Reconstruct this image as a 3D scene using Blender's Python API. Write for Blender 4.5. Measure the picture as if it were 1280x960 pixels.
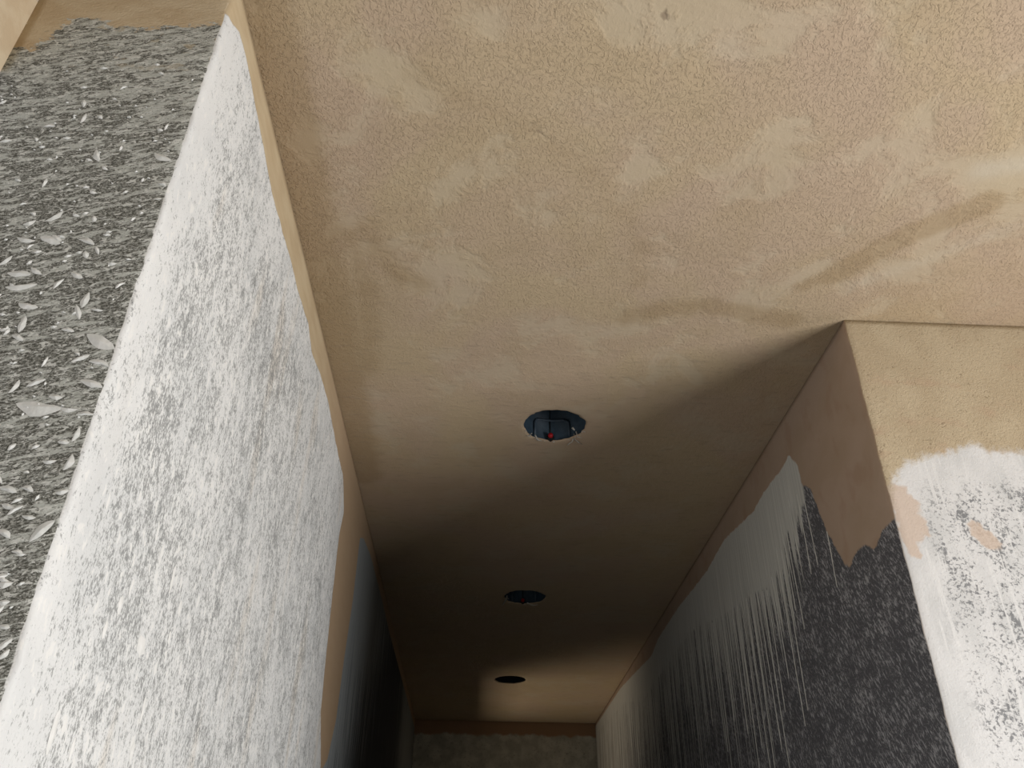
import bpy, bmesh, math, random
import numpy as np
from mathutils import Matrix, Vector

for o in list(bpy.data.objects):
    bpy.data.objects.remove(o)
scene = bpy.context.scene
COL = scene.collection
rnd = random.Random(7)

# ---------------------------------------------------------------- camera, world, lights, exposure
cam_d = bpy.data.cameras.new('camera')
cam_d.sensor_width = 36.0
cam_d.lens = 29.667
cam_d.clip_start = 0.02
cam = bpy.data.objects.new('camera', cam_d)
COL.objects.link(cam)
rt = Vector((0.99891693, -0.04529877, 0.01062982))
up = Vector((-0.03362258, -0.54481979, 0.83787882))
fw = Vector((0.03216354, 0.83732874, 0.54575278))
M = Matrix.Identity(4)
for i in range(3):
    M[i][0], M[i][1], M[i][2] = rt[i], up[i], -fw[i]
M[2][3] = 1.55
cam.matrix_world = M
scene.camera = cam

world = bpy.data.worlds.new('world')
scene.world = world
world.use_nodes = True
bg = world.node_tree.nodes['Background']
bg.inputs[0].default_value = (0.75, 0.87, 1.0, 1)
bg.inputs[1].default_value = 0.06

def area(name, loc, rot, sx, sy, power, col):
    d = bpy.data.lights.new(name, 'AREA')
    d.shape = 'RECTANGLE'
    d.size, d.size_y = sx, sy
    d.energy = power
    d.color = col
    o = bpy.data.objects.new(name, d)
    o.location = loc
    o.rotation_euler = rot
    COL.objects.link(o)
    return o
R_ = math.radians
# daylight through the wide opening in the right hand wall of the front room
area('daylight_opening', (2.62, -0.03, 0.92), (0, R_(90), 0), 1.7, 1.76, 124, (1.0, 0.995, 0.985))
# daylight off the ground outside the side doorway near the end of the passage
area('daylight_doorway', (-1.95, 6.15, 0.05), (0, R_(180), 0), 0.8, 1.0, 46, (1.0, 0.86, 0.68))

scene.view_settings.view_transform = 'Standard'
scene.view_settings.look = 'None'
scene.view_settings.exposure = 0.0
scene.view_settings.gamma = 1.0
scene.view_settings.use_curve_mapping = False
scene.cycles.use_denoising = True
scene.cycles.max_bounces = 8
scene.cycles.diffuse_bounces = 2

# ---------------------------------------------------------------- dimensions (metres)
XL, XR, YL, YR, YE, XO = -0.3916, 0.8255, 0.7549, 1.5212, 6.016, -0.667
HC = 2.75
XROOM = 2.60

# ---------------------------------------------------------------- node expression helper
class S:
    def __init__(s, g, k): s.g, s.k = g, k
    def _m(s, op, *a): return s.g.math(op, s, *a)
    def __add__(s, o): return s._m('ADD', o)
    __radd__ = __add__
    def __sub__(s, o): return s._m('SUBTRACT', o)
    def __rsub__(s, o): return s.g.math('SUBTRACT', o, s)
    def __mul__(s, o): return s._m('MULTIPLY', o)
    __rmul__ = __mul__
    def __truediv__(s, o): return s._m('DIVIDE', o)
    def __pow__(s, o): return s._m('POWER', o)

class G:
    def __init__(g, name):
        g.m = bpy.data.materials.new(name)
        g.m.use_nodes = True
        g.t = g.m.node_tree
        g.b = g.t.nodes['Principled BSDF']
        g.b.inputs['Specular IOR Level'].default_value = 0.25
        g.pos = g.n('ShaderNodeTexCoord').outputs['Object']
        sp = g.n('ShaderNodeSeparateXYZ')
        g.t.links.new(g.pos, sp.inputs[0])
        g.x, g.y, g.z = [S(g, sp.outputs[i]) for i in range(3)]
    def n(g, k): return g.t.nodes.new(k)
    def put(g, v, sock):
        if isinstance(v, S): g.t.links.new(v.k, sock)
        elif isinstance(v, (tuple, list)):
            sock.default_value = (*v, 1.0) if len(v) == 3 and sock.type == 'RGBA' else v
        else: sock.default_value = v
    def math(g, op, *a):
        nd = g.n('ShaderNodeMath'); nd.operation = op
        for i, v in enumerate(a): g.put(v, nd.inputs[i])
        return S(g, nd.outputs[0])
    def attr(g, name):
        nd = g.n('ShaderNodeAttribute'); nd.attribute_name = name
        return S(g, nd.outputs['Fac'])
    def vec(g, x, y, z):
        nd = g.n('ShaderNodeCombineXYZ')
        for i, v in enumerate((x, y, z)): g.put(v, nd.inputs[i])
        return S(g, nd.outputs[0])
    def noise(g, x, y, z, detail=2.0, rough=0.5, dist=0.0):
        nd = g.n('ShaderNodeTexNoise')
        g.put(g.vec(x, y, z), nd.inputs['Vector'])
        nd.inputs['Scale'].default_value = 1.0
        nd.inputs['Detail'].default_value = detail
        nd.inputs['Roughness'].default_value = rough
        nd.inputs['Distortion'].default_value = dist
        return S(g, nd.outputs['Fac'])
    def voro(g, x, y, z, rnds=1.0):
        nd = g.n('ShaderNodeTexVoronoi')
        g.put(g.vec(x, y, z), nd.inputs['Vector'])
        nd.inputs['Scale'].default_value = 1.0
        nd.inputs['Randomness'].default_value = rnds
        return S(g, nd.outputs['Distance'])
    def step(g, v, a, b):
        nd = g.n('ShaderNodeMapRange'); nd.interpolation_type = 'SMOOTHSTEP'
        g.put(v, nd.inputs[0]); nd.inputs[1].default_value = a; nd.inputs[2].default_value = b
        return S(g, nd.outputs[0])
    def mix(g, f, a, b):
        nd = g.n('ShaderNodeMix'); nd.data_type = 'RGBA'
        g.put(f, nd.inputs[0]); g.put(a, nd.inputs[6]); g.put(b, nd.inputs[7])
        return S(g, nd.outputs[2])
    def out(g, col, rough=0.9, height=None, dist=0.001, strength=1.0):
        g.put(col, g.b.inputs['Base Color']); g.put(rough, g.b.inputs['Roughness'])
        if height is not None:
            bp = g.n('ShaderNodeBump')
            bp.inputs['Strength'].default_value = strength
            bp.inputs['Distance'].default_value = dist
            g.put(height, bp.inputs['Height'])
            g.t.links.new(bp.outputs[0], g.b.inputs['Normal'])
        return g.m

# ---------------------------------------------------------------- materials
TAN = (0.57, 0.455, 0.295)
TAN2 = (0.51, 0.39, 0.245)

def mat_ceiling():
    g = G('ceiling_plaster')
    x, y = g.x, g.y
    big = g.noise(x*2.6, y*2.6, 0.3, 3, .55, .8)
    big2 = g.noise(x*5+7, y*5, 2.1, 4, .6, .6)
    och = g.attr('ochre'); pale = g.attr('pale'); crack = g.attr('crack')
    warp = g.noise(x*14, y*14, 3, 2)*0.9
    patch = g.noise(x*6+3, y*6, 5.0, 5, .64, .35)
    smooth = g.step(patch + pale*0.25, .50, .64)
    c = g.mix(g.step(big, .36, .64), (0.53, 0.408, 0.262), (0.525, 0.395, 0.278))
    c = g.mix(g.step(big2, .45, .75)*.4, c, (0.435, 0.325, 0.20))
    c = g.mix(smooth*.42, c, (0.535, 0.455, 0.33))
    c = g.mix(g.step(pale, .25, .8)*.7, c, (0.62, 0.56, 0.46))
    c = g.mix(g.step(och + g.noise(x*22, y*22, 1, 3)*.5 - .25, .15, .75)*.6, c, (0.375, 0.265, 0.148))
    # worm-like trowel texture
    w1 = g.noise(x*200 + warp*6, y*140 + warp*4, 0, 4, .6, .8)
    w2 = g.noise(x*60, y*60, 9, 4, .6, .5)
    fine = g.noise(x*420, y*420, 4, 2)
    ridges = g.math('ABSOLUTE', w1 - .5)*2.0
    pits = g.step(w1, .33, .27) * g.step(g.noise(x*9, y*9, 8, 3), .46, .6)
    amp = (1.0 - smooth*.85)
    c = g.mix(pits*amp*.35, c, (0.26, 0.18, 0.11))
    c = g.mix(g.step(crack + (w2-.5)*.5, .55, .8)*.6, c, (0.22, 0.16, 0.11))
    rim = g.attr('rim')
    c = g.mix(g.step(rim + (g.noise(x*160, y*160, 2, 3)-.5)*1.1, .52, .75), c, (0.62, 0.57, 0.50))
    streak = g.noise(x*18, y*70, 11, 3)
    c = g.mix(g.step(streak, .54, .74)*g.step(y, 1.35, 1.8)*.35, c, (0.33, 0.26, 0.19))
    far = g.step(y, 1.1, 2.2)
    amp2 = amp*(1.0 - far*.8)
    h = (w1*1.5 + ridges*.8)*amp2 + w2*.6 + fine*.3*amp2 + streak*.4 - g.step(crack, .5, .9)*.5
    return g.out(c, .92, h, .0026, .8)

def mat_left():
    g = G('left_wall_whitewash')
    y, z = g.y, g.z
    edge = (g.noise(y*28, z*28, 1, 3)-.5)*.010
    wm = g.step(g.attr('sd_white') + edge, -.002, .002)
    dm = g.step(g.attr('sd_dark') + edge*.6, -.003, .003)
    s = g.attr('s_edge')                                   # metres from the outside corner
    # tan band
    tan = g.mix(g.step(g.noise(y*9, z*30, 2, 3), .35, .65), TAN, TAN2)
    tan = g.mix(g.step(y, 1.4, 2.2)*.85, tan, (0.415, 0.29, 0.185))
    # whitewash with dark grit showing through
    grit = g.noise(y*270, z*130, 3, 4, .68, 0)
    grit2 = g.noise(y*620, z*300, 6, 2, .6)
    dens = g.noise(y*5, z*2.2, 4, 3, .55)
    dens2 = g.noise(y*24, z*9, 14, 3, .6)
    core = g.step(s, .02, .13)
    clean = g.step(g.attr('sd_white'), .22, .02)
    blob = g.noise(y*75, z*36, 15, 3, .55)
    d = core*.085 - clean*.06 + (dens-.5)*.22 + (dens2-.5)*.38 + (.5-blob)*.55
    grit_m = g.step(grit + d*.75, .535, .67)*.75
    grit_m2 = g.step(grit2 + d*.6, .60, .72)*.7
    w = g.mix(g.step(g.noise(y*7, z*4, 8, 3), .4, .65), (0.755, 0.755, 0.745), (0.68, 0.685, 0.68))
    w = g.mix(g.step(g.noise(y*11, z*2.2, 21, 4), .56, .70)*core*.45, w, (0.68, 0.60, 0.50))
    w = g.mix(grit_m, w, (0.23, 0.235, 0.23))
    w = g.mix(grit_m2, w, (0.20, 0.20, 0.20))
    w = g.mix(g.step(blob, .60, .65)*.9, w, (0.80, 0.79, 0.765))
    # dark wall beyond the strip: grey primer streaks, penumbra fade and far-end bounce light painted in
    st = g.noise(y*95, z*2.5, 5, 3, .6)
    st2 = g.noise(y*300, z*6, 5, 2, .6)
    prim_light = g.math('MAXIMUM', g.step(y + (2.6-z)*1.2, 4.4, 2.8), g.step(y, 4.3, 5.4)*.9)
    lite = g.step(prim_light*.55 + (st-.5)*1.3 + (st2-.5)*.5, .12, .42)
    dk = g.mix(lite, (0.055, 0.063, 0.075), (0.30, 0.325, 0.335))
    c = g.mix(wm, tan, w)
    c = g.mix(dm, c, dk)
    h = g.noise(y*90, z*45, 2, 4, .65)*.7 + grit*.7*wm + wm*.5 + dm*.4*st
    return g.out(c, .88, h, .0016, .7)

def mat_left_front():
    g = G('left_front_dark_render')
    x, z = g.x, g.z
    u = x*.96 + z*.30
    v = z*.96 - x*.30
    edge = (g.noise(x*45, z*70, 1, 5, .68)-.5)*.08
    tm = g.step(g.attr('sd_top') + edge, -.003, .004)
    # horizontal smears, small scattered flecks
    smear = g.noise(u*38, v*150, 3, 4, .62, .5)
    small = g.noise(u*260, v*430, 3, 3, .6, .4)
    flk = g.noise(u*105, v*240, 6, 2, .5, 1.0)
    upz = g.step(z, 2.18, 2.62)
    near = g.step(x, -.53, -.40)*.5
    base = g.mix(g.step(small, .40, .66), (0.10, 0.099, 0.083), (0.40, 0.403, 0.365))
    c = g.mix(g.step((smear-.5)*1.15 + .5 + (g.noise(u*14, v*40, 23, 4, .6)-.5)*.6 + upz*.085 + near*.07, .53, .66)*.9, base, (0.58, 0.595, 0.55))
    c = g.mix(g.step(flk + upz*.02, .575, .63)*.85, c, (0.74, 0.745, 0.70))
    c = g.mix(g.step(g.noise(u*480, v*560, 9, 2), .62, .68)*.75, c, (0.80, 0.80, 0.76))
    c = g.mix(g.step(g.noise(u*330, v*420, 19, 3), .60, .67)*.8, c, (0.04, 0.04, 0.033))
    ochs = g.step(g.noise(x*26, z*38, 12, 3), .60, .66)*g.step(z, 2.5, 2.58)
    c = g.mix(ochs*.6, c, (0.50, 0.42, 0.29))
    tan = g.mix(g.step(g.noise(x*16, z*30, 2, 3), .35, .65), (0.66, 0.54, 0.37), (0.58, 0.45, 0.29))
    c = g.mix(tm, c, tan)
    # the rounded arris is already whitewashed
    s = g.attr('s_edge')
    c = g.mix(g.step(s + (g.noise(x*120, z*120, 4, 3)-.5)*.006, -.004, -.0005)*(1.0-tm), c, (0.76, 0.755, 0.735))
    h = smear*.5 + small*.6 + flk*.4
    return g.out(c, .9, h, .0022, .8)

def mat_splash():
    g = G('dried_mortar_splash')
    c = g.mix(g.step(g.noise(g.x*120, g.y*120, g.z*160, 3), .4, .65), (0.74, 0.75, 0.72), (0.82, 0.82, 0.79))
    return g.out(c, .9, g.noise(g.x*300, g.y*300, g.z*300, 2), .0006, .6)

def mat_white_splash():
    g = G('whitewash_splash')
    c = g.mix(g.step(g.noise(g.x*60, g.y*60, g.z*60, 3), .4, .65), (0.74, 0.735, 0.71), (0.80, 0.79, 0.77))
    return g.out(c, .85)

def mat_right():
    g = G('right_wall_slate_render')
    y, z = g.y, g.z
    sd = g.attr('sd_grey')
    edge = (g.noise(y*40, z*40, 1, 4, .6)-.5)*.016
    near = g.step(y, 2.05, 1.85)
    gm = g.step(sd + edge, -.004, .003)
    brown = g.mix(g.step(g.noise(y*7, z*9, 2, 3), .35, .65), (0.45, 0.335, 0.245), (0.48, 0.36, 0.275))
    red = g.step(g.noise(y*14+3, z*9, 6, 3), .52, .68)
    brown = g.mix(red*.35, brown, (0.39, 0.25, 0.17))
    # slate: dark with slanting pale flecks
    u = y*.86 - z*.50
    v = z*.86 + y*.50
    f1 = g.noise(u*170, v*50, 3, 4, .65, .3)
    f2 = g.noise(u*420, v*190, 8, 3, .65)
    cl = g.noise(y*14, z*14, 4, 3)
    fm = g.step(f1 + (cl-.5)*.25, .49, .66)*.65
    fm2 = g.step(f2 + (cl-.5)*.2,   .57, .66)*.65
    sl = g.mix(fm, (0.105, 0.106, 0.117), (0.58, 0.58, 0.60))
    sl = g.mix(fm2, sl, (0.52, 0.52, 0.53))
    # grey primer and its runs
    pd = g.attr('sd_primer')
    r1 = g.noise(y*70, z*.55, 5, 2, .5)
    r2 = g.noise(y*150, z*.9, 12, 2, .5)
    wet = g.step(y, 1.9, 2.15)
    far = g.step(y, 2.1, 3.0)
    run = (g.math('MAXIMUM', r1-.44, 0.0)*1.9 + g.math('MAXIMUM', r2-.47, 0.0)*1.7)*(far*.65+.45)*wet
    pm = g.step(pd + run, -.004, .010)
    streak = g.noise(y*190, z*3.0, 7, 3, .6)
    pc = g.mix(g.step(streak, .35, .68), (0.58, 0.585, 0.55), (0.72, 0.72, 0.68))
    thin = g.step(g.noise(y*60, z*5, 17, 3), .50, .72)*g.step(pd, .06, -.02)
    pc = g.mix(thin*.45, pc, (0.12, 0.12, 0.125))
    endlit = g.step(y, 3.9, 5.3)  # doorway light on the far end, painted in as paler streaks
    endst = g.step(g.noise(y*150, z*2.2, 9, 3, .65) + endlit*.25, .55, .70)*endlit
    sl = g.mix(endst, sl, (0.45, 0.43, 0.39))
    c = g.mix(pm, sl, pc)
    c = g.mix(gm, brown, c)
    h = f1*.4*(1.0-pm) + pm*.8 + g.noise(y*120, z*120, 3, 4, .6)*.5 - gm*.6
    return g.out(c, .9, h, .0015, .7)

def mat_right_front():
    g = G('right_front_whitewash')
    x, z = g.x, g.z
    edge = (g.noise(x*55, z*45, 1, 4, .62)-.5)*.045
    sw = g.attr('sd_white')
    wm = g.step(sw + edge, -.010, .016)
    pink = g.attr('pink')
    tan = g.mix(g.step(g.noise(x*9, z*7, 2, 4), .38, .62), (0.56, 0.46, 0.315), (0.51, 0.41, 0.275))
    tan = g.mix(g.step(g.noise(x*7+2, z*16, 7, 3), .54, .68)*.6, tan, (0.52, 0.38, 0.26))
    w1 = g.noise(x*140, z*150, 3, 3, .55, 1.2)
    pits = g.step(w1, .41, .33)*g.step(g.noise(x*22, z*22, 9, 3), .40, .58)
    tan = g.mix(pits*.5, tan, (0.20, 0.14, 0.085))
    # whitewash: dark grit in clusters, pale vertical runs over it
    cl = g.noise(x*17, z*12, 5, 3, .55)
    deep = g.step(sw, .02, .12)
    gr = g.noise(x*150, z*150, 8, 5, .7, .5)
    corner = g.step(x, .875, .90)
    d = (cl-.5)*.55 + deep*.06 - .06
    gm = g.step(gr + d + (g.noise(x*70, z*55, 33, 3)-.5)*.35, .50, .63)*deep*g.mix(corner, (.35, .35, .35), (1, 1, 1))
    w = g.mix(g.step(g.noise(x*16, z*8, 6, 3), .4, .66), (0.77, 0.765, 0.76), (0.68, 0.68, 0.675))
    w = g.mix(gm*.85, w, (0.17, 0.175, 0.185))
    run = g.noise(x*90, z*5, 15, 2, .5)
    w = g.mix(g.step(run, .585, .63)*.85, w, (0.80, 0.795, 0.785))
    w = g.mix(g.step(pink + (g.noise(x*40, z*40, 3, 3)-.5)*.9, .35, .6)*.8, w, (0.66, 0.52, 0.415))
    c = g.mix(wm, tan, w)
    c = g.mix(g.step(g.attr('s_edge'), .004, -.001)*.5, c, (0.34, 0.25, 0.17))
    h = w1*1.8*(1.0-wm*.6) + gr*.4*wm + g.noise(x*50, z*50, 3, 4, .6)*.5
    return g.out(c, .9, h, .0016, .65)

def mat_back():
    g = G('end_wall_cement')
    x, z = g.x, g.z
    tm = g.step(z + (g.noise(x*18, z*10, 2, 4)-.5)*.05, 2.655, 2.675)
    c = g.mix(g.step(g.noise(x*11, z*11, 4, 5, .65), .38, .66), (0.48, 0.49, 0.44), (0.70, 0.70, 0.63))
    c = g.mix(g.step(g.noise(x*60, z*60, 4, 4, .65), .55, .7)*.5, c, (0.14, 0.145, 0.13))
    c = g.mix(tm, c, (0.42, 0.27, 0.17))
    return g.out(c, .92, g.noise(x*60, z*60, 4, 4, .6), .002, .6)

def mat_plain(name, a, b, sc=12, rough=.9):
    g = G(name)
    c = g.mix(g.step(g.noise(g.x*sc, g.y*sc, g.z*sc, 4, .6), .35, .65), a, b)
    return g.out(c, rough, g.noise(g.x*sc*6, g.y*sc*6, g.z*sc*6, 3), .001, .5)

M_CEIL = mat_ceiling()
M_LEFT, M_LFRONT, M_SPL, M_WSPL = mat_left(), mat_left_front(), mat_splash(), mat_white_splash()
M_RIGHT, M_RFRONT, M_BACK = mat_right(), mat_right_front(), mat_back()
def mat_entry_left():
    g = G('entry_wall_whitewash')
    y, z = g.y, g.z
    n = (g.noise(y*50, z*50, 3, 4, .65)-.5)*.06
    tm = g.step(z + y*.5 - 2.895 + n, -.008, .008)
    c = g.mix(g.step(g.noise(y*150, z*120, 5, 4, .65), .52, .66)*.7, (0.66, 0.655, 0.66), (0.30, 0.30, 0.32))
    c = g.mix(tm, c, g.mix(g.step(g.noise(y*20, z*20, 2, 3), .4, .6), (0.60, 0.49, 0.34), (0.54, 0.42, 0.28)))
    c = g.mix(g.step(z, 2.655, 2.69)*g.step(g.noise(y*90, z*90, 8, 3), .50, .58)*.7, c, (0.24, 0.23, 0.25))
    return g.out(c, .9, g.noise(y*90, z*90, 2, 4, .6), .0015, .6)
M_ENTRY = mat_entry_left()
M_ROOM = mat_plain('room_wall_render', (0.26, 0.23, 0.19), (0.33, 0.30, 0.26))
M_FLOOR = mat_plain('dusty_screed', (0.055, 0.052, 0.05), (0.085, 0.08, 0.075))
M_CAN = mat_plain('dark_blue_plastic', (0.034, 0.060, 0.088), (0.046, 0.078, 0.11), 60, .45)
M_CAN2 = mat_plain('blue_grey_plastic', (0.085, 0.115, 0.150), (0.11, 0.14, 0.175), 60, .4)
M_BLACK = mat_plain('black_rubber', (0.008, 0.008, 0.009), (0.012, 0.012, 0.012), 60, .6)
M_RED = mat_plain('red_plastic', (0.42, 0.015, 0.02), (0.50, 0.02, 0.025), 60, .4)
M_FIBRE = mat_plain('pale_fibre', (0.52, 0.48, 0.42), (0.62, 0.58, 0.52), 200, .9)

# ---------------------------------------------------------------- geometry helpers
def link(name, me, mats, parent=None):
    o = bpy.data.objects.new(name, me)
    for m in mats: me.materials.append(m)
    COL.objects.link(o)
    if parent: o.parent = parent
    return o

def fattr(me, name, arr):
    a = me.attributes.new(name, 'FLOAT', 'POINT')
    a.data.foreach_set('value', np.asarray(arr, np.float32))

def seg_dist(P, A, B):
    A, B = np.array(A, float), np.array(B, float)
    d = B - A
    t = np.clip(((P - A) @ d) / max(d @ d, 1e-12), 0, 1)
    return np.hypot(*(P - A - t[:, None]*d).T)

def poly_sd(P, poly):
    """signed distance, positive inside"""
    dist = np.full(len(P), 1e9); ins = np.zeros(len(P), bool)
    n = len(poly)
    for i in range(n):
        a, b = poly[i], poly[(i+1) % n]
        dist = np.minimum(dist, seg_dist(P, a, b))
        c = (a[1] > P[:, 1]) != (b[1] > P[:, 1])
        with np.errstate(divide='ignore', invalid='ignore'):
            xx = (b[0]-a[0])*(P[:, 1]-a[1])/((b[1]-a[1]) or 1e-12) + a[0]
        ins ^= c & (P[:, 0] < xx)
    return np.where(ins, dist, -dist)

def span(a, b, st):
    n = max(1, round(abs(b-a)/st))
    return list(np.linspace(a, b, n+1))

def box_obj(name, lo, hi, mat, bevel=0.004):
    bm = bmesh.new()
    bmesh.ops.create_cube(bm, size=1)
    for v in bm.verts:
        v.co = Vector([lo[i] + (v.co[i]+.5)*(hi[i]-lo[i]) for i in range(3)])
    bmesh.ops.bevel(bm, geom=bm.edges[:], offset=bevel, segments=2, affect='EDGES')
    me = bpy.data.meshes.new(name); bm.to_mesh(me); bm.free()
    o = link(name, me, [mat]); o['kind'] = 'structure'
    return o

def wall_block(name, path, tags, zs, mats, attrs, extra=None, hole=None):
    """closed loop `path` (xy, with a material tag per segment) raised through zs; attrs(P, tag) -> dict"""
    n, m = len(path), len(zs)
    P = np.zeros((m, n, 3))
    P[:, :, 0] = np.array([p[0] for p in path]); P[:, :, 1] = np.array([p[1] for p in path])
    P[:, :, 2] = np.array(zs)[:, None]
    V = P.reshape(-1, 3)
    F, MI = [], []
    for j in range(m-1):
        for i in range(n):
            k = (i+1) % n
            if hole and hole(i, k, zs[j], zs[j+1]): continue
            F.append((j*n+i, j*n+k, (j+1)*n+k, (j+1)*n+i)); MI.append(tags[i])
    F.append(tuple((m-1)*n+i for i in range(n))); MI.append(0)
    F.append(tuple(i for i in reversed(range(n)))); MI.append(0)
    V = list(map(tuple, V))
    if extra: extra(V, F, MI)
    me = bpy.data.meshes.new(name)
    me.from_pydata(V, [], F)
    for k, v in attrs(np.array(V)).items(): fattr(me, k, v)
    o = link(name, me, mats)
    me.polygons.foreach_set('material_index', MI)
    sm = [len(f) == 4 for f in F]
    me.polygons.foreach_set('use_smooth', sm)
    me.update()
    o['kind'] = 'structure'
    return o

def wob(z, k=0): return .0014*math.sin(z*37+k) + .0011*math.sin(z*83+1.3+k) + .0008*math.sin(z*171+k*2)

# ---------------------------------------------------------------- ceiling (with three sawn holes)
HOLES = [(0.200, 2.052), (0.2007, 3.503), (0.2004, 4.901)]
HR = 0.0875
def build_ceiling():
    T = .12
    xs = span(-.86, .20-T, .02) + span(.20-T, .20+T, .02)[1:] + span(.20+T, 1.5, .02)[1:] + span(1.5, XROOM+.2, .1)[1:]
    ys = span(-3.0, 0.4, .1) + span(0.4, HOLES[0][1]-T, .018)[1:]
    for k, h in enumerate(HOLES):
        ys += span(h[1]-T, h[1]+T, .02)[1:]
        nx = HOLES[k+1][1]-T if k < 2 else YE+.2
        ys += span(h[1]+T, nx, .04)[1:]
    nx_, ny_ = len(xs), len(ys)
    V = [(x, y, HC) for y in ys for x in xs]
    F = []
    tiles = []
    for h in HOLES:
        i0 = min(range(nx_), key=lambda i: abs(xs[i]-(.20-T))); i1 = min(range(nx_), key=lambda i: abs(xs[i]-(.20+T)))
        j0 = min(range(ny_), key=lambda j: abs(ys[j]-(h[1]-T))); j1 = min(range(ny_), key=lambda j: abs(ys[j]-(h[1]+T)))
        tiles.append((i0, i1, j0, j1))
    for j in range(ny_-1):
        for i in range(nx_-1):
            if any(a <= i < b and c <= j < d for a, b, c, d in tiles): continue
            F.append((j*nx_+i, (j+1)*nx_+i, (j+1)*nx_+i+1, j*nx_+i+1))
    rimv = {}
    for (a, b, c, d), h in zip(tiles, HOLES):
        per = [c*nx_+i for i in range(a, b)] + [j*nx_+b for j in range(c, d)] + \
              [d*nx_+i for i in range(b, a, -1)] + [j*nx_+a for j in range(d, c, -1)]
        # subdivide each tile side direction by angle; one circle vertex per perimeter vertex, doubled for a finer rim
        rings = [per]
        n = len(per)
        ang = [math.atan2(V[q][1]-h[1], V[q][0]-h[0]) for q in per]
        ph = rnd.random()*6
        def rad(t): return HR*(1 + .012*math.sin(3*t+ph) + .012*math.sin(7*t+2*ph) + rnd.uniform(-.026, .026))
        rr = [rad(t) for t in ang]
        for f, dz in ((.45, 0), (.12, 0), (.0, .0015)):
            ring = []
            for q, t, r in zip(per, ang, rr):
                ex, ey = V[q][0]-h[0], V[q][1]-h[1]
                L = math.hypot(ex, ey); R2 = r + (L-r)*f
                V.append((h[0]+math.cos(t)*R2, h[1]+math.sin(t)*R2, HC+dz)); ring.append(len(V)-1)
            rings.append(ring)
        for up_, k in ((.002, 1.0), (.004, .99)):
            ring = []
            for t, r in zip(ang, rr):
                V.append((h[0]+math.cos(t)*r*k, h[1]+math.sin(t)*r*k, HC+up_)); ring.append(len(V)-1)
            rings.append(ring)
        for A, B in zip(rings[:-1], rings[1:]):
            for i in range(n):
                k = (i+1) % n
                F.append((A[i], B[i], B[k], A[k]))
        for q in rings[3] + rings[4]: rimv[q] = .35
    me = bpy.data.meshes.new('ceiling'); me.from_pydata(V, [], F)
    P = np.array(V)[:, :2]
    och = np.zeros(len(V)); pale = np.zeros(len(V)); crk = np.zeros(len(V)); rim = np.zeros(len(V))
    for q, v in rimv.items(): rim[q] = v
    def stroke(arr, pts, w, amt=1.0):
        for a, b in zip(pts[:-1], pts[1:]):
            arr[:] = np.maximum(arr, amt*np.clip(1.15 - seg_dist(P, a, b)/w, 0, 1))
    stroke(och, [(.74, 1.37), (.85, 1.235), (.965, 1.14)], .045)
    stroke(och, [(.687, 1.414), (.80, 1.28)], .03, .7)
    stroke(och, [(.32, 1.545), (.40, 1.505), (.50, 1.49), (.70, 1.53)], .05, .75)
    stroke(och, [(-.13, .91), (.06, 1.0), (.21, 1.13), (.31, 1.28), (.33, 1.42)], .05, .38)
    stroke(och, [(-.37, .70), (-.36, 1.0), (-.36, 1.3), (-.36, 1.7), (-.37, 2.4)], .075, 1.0)
    stroke(och, [(-.29, 1.30), (-.27, 1.5), (-.30, 1.8)], .06, .6)
    stroke(och, [(-.15, 1.45), (-.22, 1.38), (-.25, 1.28)], .06, .6)
    stroke(pale, [(.91, 1.06), (.98, 1.04)], .06, .55)
    stroke(pale, [(.80, 1.40), (.93, 1.30), (1.05, 1.20)], .055, .45)
    stroke(pale, [(.15, .74), (.27, .80), (.42, .85)], .09, .35)
    stroke(pale, [(.5, .95), (.62, 1.08)], .10, .3)
    stroke(crk, [(.267, .74), (.262, .775), (.245, .80), (.222, .81)], .007, 1.0)
    stroke(crk, [(.06, 1.0), (.11, 1.035)], .006, .8)
    stroke(crk, [(.66, 1.52), (.80, 1.545)], .006, .75)
    stroke(crk, [(.825, 1.52), (1.3, 1.524)], .006, .75)
    stroke(crk, [(XL, .76), (XL, 2.4)], .006, .8)
    for k, a in (('ochre', och), ('pale', pale), ('crack', crk), ('rim', rim)): fattr(me, k, a)
    o = link('ceiling', me, [M_CEIL])
    me.polygons.foreach_set('use_smooth', [True]*len(F))
    o['kind'] = 'structure'
    return o
build_ceiling()
box_obj('ceiling_slab', (-.9, -3.05, 2.95), (XROOM+.25, YE+.25, 3.10), M_FLOOR)

# ---------------------------------------------------------------- left wall of the passage, with its front end
LW = [(0.776, 2.677), (0.806, 2.699), (0.858, 2.697), (0.929, 2.685), (1.012, 2.672), (1.092, 2.655), (1.189, 2.657),
      (1.271, 2.661), (1.379, 2.656), (1.50, 2.668), (1.577, 2.641), (1.69, 2.660), (1.827, 2.665), (1.996, 2.641),
      (2.165, 2.628), (2.251, 2.559), (2.22, 2.48), (2.237, 2.32), (2.263, 2.144), (2.29, 2.02), (2.375, 1.93), (2.40, 1.90),
      (2.42, 0.0), (.70, 0.0), (.70, 2.65)]
LD = [(2.41, 1.90), (2.488, 1.938), (2.559, 2.055), (2.574, 2.211), (2.613, 2.423), (2.612, 2.632), (2.70, 2.665), (2.909, 2.689),
      (3.31, 2.692), (3.804, 2.680), (5.0, 2.69), (6.3, 2.70), (6.3, 0.0), (2.43, 0.0)]
LF = [(-.72, 2.565), (-.635, 2.567), (-.621, 2.608), (-.605, 2.645), (-.585, 2.642), (-.512, 2.622), (-.46, 2.636), (-.405, 2.640),
      (-.30, 2.66), (-.30, 2.9), (-.72, 2.9)]
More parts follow.
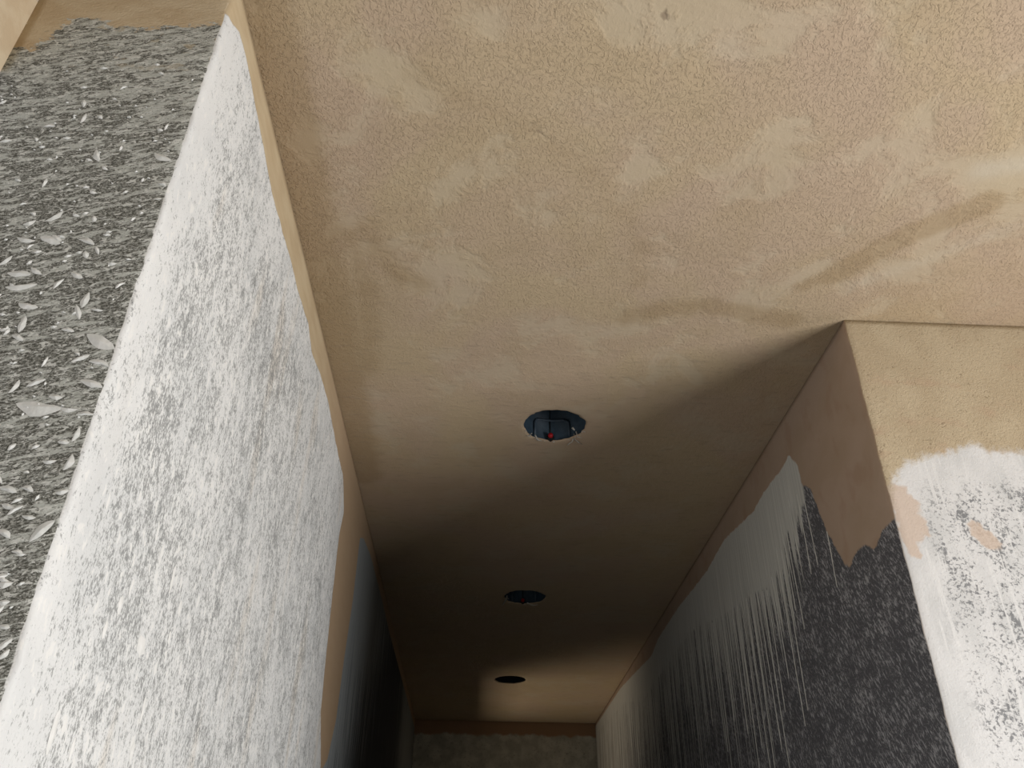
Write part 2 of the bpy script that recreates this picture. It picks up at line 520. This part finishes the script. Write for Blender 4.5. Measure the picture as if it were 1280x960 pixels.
SPLASH = [(-0.416,2.365,0.027,-27),(-0.516,2.257,0.024,48),(-0.538,2.219,0.023,-10),(-0.51,2.22,0.028,-21),(-0.468,2.22,0.022,-21),(-0.453,2.207,0.014,-60),(-0.464,2.2,0.012,-66),(-0.529,2.168,0.027,-2),(-0.55,2.186,0.019,55),(-0.523,2.185,0.008,50),(-0.521,2.15,0.035,10),(-0.482,2.156,0.017,62),(-0.414,2.157,0.013,45),(-0.532,2.431,0.02,84),(-0.57,2.414,0.015,4),(-0.542,2.393,0.011,0),(-0.615,2.383,0.015,16),(-0.54,2.46,0.016,-75),(-0.496,2.363,0.023,-67),(-0.47,2.256,0.011,-68),(-0.403,2.292,0.015,0),(-0.425,2.258,0.008,60),(-0.579,2.388,0.009,-58),(-0.472,2.203,0.008,14),(-0.481,2.342,0.012,-42),(-0.545,2.312,0.016,86),(-0.578,2.315,0.01,-24),(-0.445,2.302,0.007,34),(-0.505,2.123,0.024,-12),(-0.446,2.134,0.023,85),(-0.449,2.117,0.022,-66),(-0.429,2.121,0.014,-8),(-0.519,2.09,0.011,15),(-0.503,2.098,0.023,90),(-0.502,2.08,0.016,-27),(-0.414,2.078,0.040,-29),(-0.429,2.056,0.02,30),(-0.408,2.051,0.024,-15),(-0.409,2.025,0.026,-17),(-0.453,1.994,0.049,-4),(-0.423,1.993,0.019,-6),(-0.465,2.024,0.02,30),(-0.485,2.018,0.018,71),(-0.405,1.988,0.018,3),(-0.44,2.007,0.015,-4),(-0.407,1.964,0.018,81),(-0.424,1.933,0.014,4),(-0.453,1.902,0.019,-16),(-0.435,1.903,0.013,-18),(-0.405,1.932,0.02,79),(-0.402,1.901,0.013,18),(-0.447,1.884,0.016,-18),(-0.469,2.096,0.008,0),(-0.485,2.189,0.006,18),(-0.442,1.921,0.006,-9),(-0.442,1.949,0.008,30),(-0.465,1.948,0.01,53),(-0.425,1.874,0.014,-8),(-0.442,1.857,0.016,-27),(-0.425,1.809,0.013,4),(-0.409,1.861,0.028,53),(-0.412,1.77,0.013,-9),(-0.407,1.756,0.02,45),(-0.421,1.792,0.011,5),(-0.44,1.881,0.016,40),(-0.405,1.747,0.013,51),(-0.424,1.839,0.012,-14)]
WSPLASH = [(1.014,1.827,.028,.022),(.927,1.847,.011,.022),(.906,1.814,.009,.022),(1.113,1.904,.013,.022),(1.062,1.926,.010,.041),(1.006,1.941,.009,.019),(1.099,1.862,.008,.017),(.856,1.701,.011,.041),(1.065,1.72,.010,.026),(.906,1.696,.008,.026),(1.067,1.766,.008,.034)]

D0, D1, DH = 5.15, 5.95, 2.05
def build_left():
    r = .007
    path, tags = [], []
    for x in span(XO, XL-r, .014)[:-1]: path.append((x, YL)); tags.append(1)
    for k in range(5):
        a = -math.pi/2 + k/4*math.pi/2
        path.append((XL-r+r*math.cos(a), YL+r+r*math.sin(a))); tags.append(1 if k < 1 else 2)
    i_c = len(path)-1
    for y in span(YL+r, 2.9, .014)[1:]: path.append((XL, y)); tags.append(2)
    for y in span(2.9, D0, .04)[1:]+span(D0, D1, .1)[1:]+span(D1, YE, .04)[1:]: path.append((XL, y)); tags.append(2)
    i_in = len(path)-1
    path.append((XO, YE)); tags[-1] = 0; tags.append(0)
    for y in span(YE, D1, .3)[1:]+span(D1, D0, .1)[1:]+span(D0, YL, .4)[1:-1]: path.append((XO, y)); tags.append(0)
    zs = span(0, 1.6, .2) + span(1.6, DH, .014)[1:] + span(DH, HC, .014)[1:]
    def hole(i, k, z0, z1):
        a, b = path[i], path[k]
        return abs(a[0]-b[0]) < 1e-9 and min(a[1], b[1]) > D0-1e-6 and max(a[1], b[1]) < D1+1e-6 and z1 < DH+1e-6
    n_main = len(path)*len(zs)
    def extra(V, F, MI):
        # door reveals
        for y in (D0, D1):
            b = len(V); V += [(XL, y, 0), (XO, y, 0), (XO, y, DH), (XL, y, DH)]
            F.append((b, b+1, b+2, b+3) if y == D0 else (b+3, b+2, b+1, b)); MI.append(0)
        b = len(V); V += [(XL, D0, DH), (XO, D0, DH), (XO, D1, DH), (XL, D1, DH)]; F.append((b, b+1, b+2, b+3)); MI.append(0)
        # the rough arris wanders a little
        for j in range(len(zs)):
            for i in range(i_c-5, i_c+2):
                q = j*len(path)+i; x, y, z = V[q]
                d = 1 - abs(i-(i_c-2))/4
                V[q] = (x + wob(z)*d, y + wob(z, 2)*d, z)
        # thick leaf shaped flecks of mortar, each a low mound on the surface
        small = []
        for _ in range(330):
            cz = rnd.uniform(1.68, 2.55); cx = rnd.uniform(-.66, XL-.012)
            if cz > 2.45 and rnd.random() < .5: continue
            small.append((cx, cz, .0035+(.010 if cz > 2.25 else .017)*rnd.random()**2.2, rnd.choice((-1, 1))*rnd.uniform(0, 40) if rnd.random() < .75 else rnd.uniform(40, 120)))
        for cx, cz, L, ang in SPLASH + small:
            a = math.radians(ang); w = L*rnd.uniform(.26, .40)*(1 if L > .013 else 1.35); n = 14
            b = len(V); V.append((cx, YL-.0022, cz))
            bend = rnd.uniform(-.15, .15)*L
            for k in range(n):
                t = 2*math.pi*k/n
                ct = math.cos(t); pu = abs(ct)**1.0*math.copysign(1, ct)*L/2
                pv = math.sin(t)*abs(math.sin(t))**.55*w/2*(1+rnd.uniform(-.22, .22)) + bend*(ct*ct-.5)
                V.append((cx+pu*math.cos(a)-pv*math.sin(a), YL-.0003, cz+pu*math.sin(a)+pv*math.cos(a)))
            for k in range(n): F.append((b, b+1+k, b+1+(k+1) % n)); MI.append(3)
        for cy, cz, w, h in WSPLASH:
            n = 18; b = len(V); V.append((XL+.0016, cy, cz))
            for k in range(n):
                t = 2*math.pi*k/n; q = 1+rnd.uniform(-.2, .2)
                V.append((XL+.0002, cy+math.cos(t)*w/2*q, cz+math.sin(t)*h/2*q))
            for k in range(n): F.append((b, b+1+k, b+1+(k+1) % n)); MI.append(4)
    def attrs(P):
        yz = P[:, 1:3]; xz = P[:, [0, 2]]
        s = np.where(P[:, 0] > XL-.0045, P[:, 1]-YL+.004, P[:, 0]-XL)
        return {'sd_white': poly_sd(yz, LW), 'sd_dark': poly_sd(yz, LD), 'sd_top': poly_sd(xz, LF), 's_edge': s}
    wall_block('wall_left', path, tags, zs, [M_ROOM, M_LFRONT, M_LEFT, M_SPL, M_WSPL], attrs, extra, hole)
build_left()

# ---------------------------------------------------------------- right wall of the passage, with its front face
RG = [(6.4, 2.735), (4.9, 2.72), (4.3, 2.675), (3.982, 2.65), (3.816, 2.680), (3.366, 2.680), (2.902, 2.656), (2.639, 2.672), (2.317, 2.628), (2.22, 2.637),
      (2.008, 2.631), (1.981, 2.644), (1.933, 2.585), (1.928, 2.524), (1.883, 2.496), (1.865, 2.433), (1.842, 2.364),
      (1.784, 2.256), (1.759, 2.241), (1.717, 2.258), (1.669, 2.257), (1.633, 2.23), (1.607, 2.239), (1.58, 2.252),
      (1.53, 2.251), (1.45, 2.262), (1.45, 0), (6.4, 0)]
RP = [(1.925, 2.53), (1.93, 2.485), (1.984, 2.470), (2.078, 2.460), (2.169, 2.417), (2.247, 2.375), (2.444, 2.41), (2.755, 2.448), (3.118, 2.52),
      (3.4, 2.535), (3.93, 2.52), (4.3, 2.51), (4.8, 2.62), (6.4, 2.70), (6.4, 3.0), (1.90, 3.0)]
RW = [(.80, 2.20), (.82, 2.30), (.844, 2.338), (.859, 2.366), (.912, 2.396), (.959, 2.405), (1.001, 2.418), (1.038, 2.433), (1.065, 2.417),
      (1.143, 2.416), (1.4, 2.43), (3.2, 2.42), (3.2, 0), (.80, 0)]
DRIPS = [(2.033, 2.545, 2.38, .004), (1.930, 2.50, 2.31, .0035), (1.975, 2.52, 2.305, .004), (2.12, 2.50, 2.26, .004), (2.185, 2.46, 1.99, .005),
         (2.150, 2.45, 2.02, .004), (2.387, 2.40, 1.97, .0055), (2.46, 2.42, 1.93, .0045), (2.31, 2.38, 2.05, .004), (2.25, 2.40, 2.12, .004),
         (2.55, 2.43, 2.0, .005), (2.66, 2.44, 2.06, .004), (2.78, 2.45, 2.12, .005), (2.90, 2.47, 2.05, .005), (3.05, 2.5, 2.16, .005),
         (1.842, 2.36, 2.225, .0035), (2.345, 2.39, 1.88, .005), (2.50, 2.42, 1.85, .0055), (2.60, 2.43, 1.82, .005), (2.085, 2.46, 2.20, .0035)]
def build_right():
    path, tags = [], []
    for y in span(YE, 3.2, .05)[:-1]: path.append((XR, y)); tags.append(1)
    for y in span(3.2, YR+.004, .014)[:-1]: path.append((XR, y)); tags.append(1)
    path += [(XR, YR+.003), (XR+.001, YR+.001), (XR+.003, YR)]; tags += [1, 2, 2]
    i_c = len(path)-2
    for x in span(XR+.003, 1.4, .014)[1:]: path.append((x, YR)); tags.append(2)
    for x in span(1.4, XROOM+.2, .1)[1:]: path.append((x, YR)); tags.append(2)
    tags[-1] = 0
    path.append((XROOM+.2, YE)); tags.append(0)
    zs = span(0, 1.6, .2) + span(1.6, HC, .014)[1:]
    n = len(path)
    def extra(V, F, MI):
        for j in range(len(zs)):
            for i in (i_c-1, i_c, i_c+1):
                q = j*n+i; x, y, z = V[q]; V[q] = (x+wob(z, 5)*.5, y, z)
        # paint runs standing slightly proud of the wall
        for y, z0, z1, w in DRIPS:
            b = len(V); K = 9
            for k in range(K+1):
                t = k/K; z = z0+(z1-z0)*t
                ww = w*(.75-.25*t)/2*(1+rnd.uniform(-.12, .12)); yy = y+.003*math.sin(t*3+y*40)
                if k == K-1: ww = w*.42
                if k == K: ww = w*.08
                V += [(XR-.0002, yy+ww, z), (XR-.0017, yy, z), (XR-.0002, yy-ww, z)]
            for k in range(K):
                c = b+3*k
                F += [(c, c+1, c+4, c+3), (c+1, c+2, c+5, c+4)]; MI += [3, 3]
    def attrs(P):
        yz = P[:, 1:3]; xz = P[:, [0, 2]]
        pink = np.zeros(len(P))
        for a, b, w in (((.845, 2.30), (.86, 2.24), .045), ((.985, 2.235), (1.01, 2.205), .028), ((.84, 2.22), (.85, 2.18), .02)):
            pink = np.maximum(pink, np.clip(1.1-seg_dist(xz, a, b)/w, 0, 1))
        return {'sd_grey': poly_sd(yz, RG), 'sd_primer': poly_sd(yz, RP), 'sd_white': poly_sd(xz, RW), 'pink': pink, 's_edge': P[:, 0]-XR}
    wall_block('wall_right', path, tags, zs, [M_ROOM, M_RIGHT, M_RFRONT, M_RUN], attrs, extra)
def mat_run():
    g = G('grey_primer_run')
    return g.out(g.mix(g.step(g.noise(g.x*50, g.y*50, g.z*20, 3), .4, .6), (0.60, 0.60, 0.56), (0.70, 0.70, 0.66)), .7)
M_RUN = mat_run()
build_right()

# ---------------------------------------------------------------- rest of the shell
box_obj('wall_back', (XO, YE, 0), (XR+.2, YE+.2, HC), M_BACK)
box_obj('wall_front_room_left', (XO-.2, -3.0, 0), (XO, YL+.2, HC), M_ENTRY)
box_obj('wall_front_room_back', (XO, -3.2, 0), (XROOM+.2, -3.0, HC), M_ROOM)
# right hand wall of the front room with its wide opening
def build_opening_wall():
    bm = bmesh.new()
    for lo, hi in (((XROOM, .80, 0), (XROOM+.2, YR, HC)), ((XROOM, -3.0, 0), (XROOM+.2, -.95, HC)), ((XROOM, -.95, 2.3), (XROOM+.2, .80, HC))):
        r = bmesh.ops.create_cube(bm, size=1)
        for v in r['verts']: v.co = Vector([lo[i]+(v.co[i]+.5)*(hi[i]-lo[i]) for i in range(3)])
    me = bpy.data.meshes.new('wall_front_room_right'); bm.to_mesh(me); bm.free()
    link('wall_front_room_right', me, [M_ROOM])['kind'] = 'structure'
build_opening_wall()
box_obj('floor', (-4.0, -3.2, -.12), (XROOM+.6, YE+1.6, 0), M_FLOOR)

# ---------------------------------------------------------------- recessed downlight housings above the holes
def bm_obj(name, bm, mat, parent, smooth=True):
    me = bpy.data.meshes.new(name); bm.to_mesh(me); bm.free()
    if smooth: me.polygons.foreach_set('use_smooth', [True]*len(me.polygons))
    return link(name, me, [mat], parent)

def lathe(bm, prof, n=48, c=(0, 0, 0), axis='Z'):
    rings = []
    for r, z in prof:
        ring = []
        for k in range(n):
            t = 2*math.pi*k/n
            p = (r*math.cos(t), r*math.sin(t), z) if axis == 'Z' else (r*math.cos(t), z, r*math.sin(t))
            ring.append(bm.verts.new(Vector(c)+Vector(p)))
        rings.append(ring)
    for A, B in zip(rings[:-1], rings[1:]):
        for k in range(n): bm.faces.new((A[k], A[(k+1) % n], B[(k+1) % n], B[k]))
    bm.faces.new(rings[-1]); return rings

def tube(bm, pts, r, n=6):
    rings = []
    for i, p in enumerate(pts):
        p = Vector(p)
        d = (Vector(pts[min(i+1, len(pts)-1)]) - Vector(pts[max(i-1, 0)])).normalized()
        a = d.orthogonal().normalized(); b = d.cross(a)
        rr = r*(1 if i < len(pts)-1 else .4)
        rings.append([bm.verts.new(p+(a*math.cos(2*math.pi*k/n)+b*math.sin(2*math.pi*k/n))*rr) for k in range(n)])
    for A, B in zip(rings[:-1], rings[1:]):
        for k in range(n): bm.faces.new((A[k], A[(k+1) % n], B[(k+1) % n], B[k]))
    bm.faces.new(rings[-1]); bm.faces.new(list(reversed(rings[0])))

CR = .0930
def make_downlight(hole, label, raise_=0.005, full=True):
    root = bpy.data.objects.new('downlight_housing', None)
    root.empty_display_size = .05
    root.location = (hole[0], hole[1], HC+raise_)
    root['label'] = label; root['category'] = 'light fitting'; root['group'] = 'round recessed downlight housings in the passage ceiling'
    COL.objects.link(root)
    bm = bmesh.new()
    lathe(bm, [(CR+.010, 0), (CR+.010, .003), (CR+.003, .004), (CR+.003, .128), (CR-.01, .134), (.001, .134)])
    # inner skin
    lathe(bm, [(CR+.010, 0), (CR, 0), (CR, .118), (CR-.008, .126), (.001, .127)])
    bm_obj('shell', bm, M_CAN, root)
    # moulded U shaped bracket on the far inner wall
    bm = bmesh.new()
    pts = []
    def onwall(x, z, d=.004): return (x, math.sqrt((CR-d)**2 - x*x), z)
    for z in (.006, .03, .05): pts.append(onwall(-.050, z))
    pts.append(onwall(-.045, .061))
    for x in (-.036, -.018, 0, .018, .036): pts.append(onwall(x, .066))
    pts.append(onwall(.045, .061))
    for z in (.05, .03, .006): pts.append(onwall(.050, z))
    tube(bm, pts, .0034, 8)
    bm_obj('bracket', bm, M_CAN2, root)
    bm = bmesh.new()
    tube(bm, [onwall(-.004, .004, .001), onwall(-.004, .06, .001), onwall(-.004, .115, .001)], .0018, 6)
    bm_obj('seam', bm, M_BLACK, root)
    if full:
        bm = bmesh.new()
        y0 = math.sqrt(CR**2-.004**2)
        lathe(bm, [(.0105, 0), (.0105, -.010), (.0085, -.012), (.001, -.012)], 20, (-.004, y0, .006), 'Y')
        g_ = bm_obj('cable_grommet', bm, M_BLACK, root)
        bm = bmesh.new()
        lathe(bm, [(.0075, 0), (.0075, -.010), (.006, -.014), (.001, -.015)], 18, (-.004, y0-.006, .010), 'Y')
        c = bm_obj('wire_connector', bm, M_RED, root); c['label'] = 'red wire connector'
    return root

def torn_edge(root, a0, a1, n, seed):
    r_ = random.Random(seed)
    for _ in range(n):
        t = math.radians(r_.uniform(a0, a1)); R = HR*r_.uniform(.965, 1.03)
        c = Vector((R*math.cos(t), R*math.sin(t), -.005 - r_.uniform(0, .002)))
        sz = r_.uniform(.0014, .0036)
        bm = bmesh.new()
        vs = [bm.verts.new(c + Vector((r_.uniform(-1, 1)*1.6, r_.uniform(-1, 1), r_.uniform(-.6, .6)))*sz) for _ in range(7)]
        r = bmesh.ops.convex_hull(bm, input=vs)
        bmesh.ops.delete(bm, geom=[v for v in bm.verts if not v.link_faces], context='VERTS')
        bm_obj('plaster_chip', bm, M_FIBRE, root, False)

def strands(root, lst):
    for pts, r in lst:
        bm = bmesh.new()
        loc = root.location
        tube(bm, [Vector(p)-loc for p in pts], r*1.4, 5)
        o = bm_obj('frayed_strand', bm, M_FIBRE, root)

d1 = make_downlight(HOLES[0], 'dark blue downlight housing in the nearest and largest ceiling hole, red wire connector inside')
Z = HC
strands(d1, [
    ([(.262, 2.108, Z+.010), (.264, 2.118, Z-.002), (.276, 2.132, Z-.004), (.290, 2.146, Z-.003)], .0013),
    ([(.264, 2.112, Z+.006), (.258, 2.130, Z-.004), (.250, 2.142, Z-.005), (.246, 2.156, Z-.003)], .0013),
    ([(.266, 2.098, Z+.012), (.272, 2.106, Z-.001), (.284, 2.108, Z-.003)], .0016),
    ([(.140, 2.105, Z+.006), (.133, 2.108, Z-.002), (.126, 2.105, Z-.003)], .0013),
    ([(.150, 2.112, Z+.004), (.160, 2.130, Z-.003), (.171, 2.133, Z-.003)], .0015),
    ([(.255, 2.090, Z+.020), (.262, 2.092, Z+.012)], .0028)])
torn_edge(d1, 10, 170, 22, 3)
d2 = make_downlight(HOLES[1], 'dark downlight housing in the middle ceiling hole, pale frayed strand on its left rim')
strands(d2, [
    ([(.128, 3.520, Z+.006), (.122, 3.522, Z-.003), (.116, 3.550, Z-.006), (.108, 3.600, Z-.004)], .0024),
    ([(.126, 3.500, Z+.006), (.120, 3.505, Z-.003), (.134, 3.512, Z-.005)], .0024),
    ([(.215, 3.580, Z+.003), (.240, 3.590, Z-.004), (.262, 3.582, Z-.003)], .0022)])
torn_edge(d2, 30, 200, 8, 5)
d3 = make_downlight(HOLES[2], 'black looking downlight housing in the farthest ceiling hole, close to the end wall', .06, False)
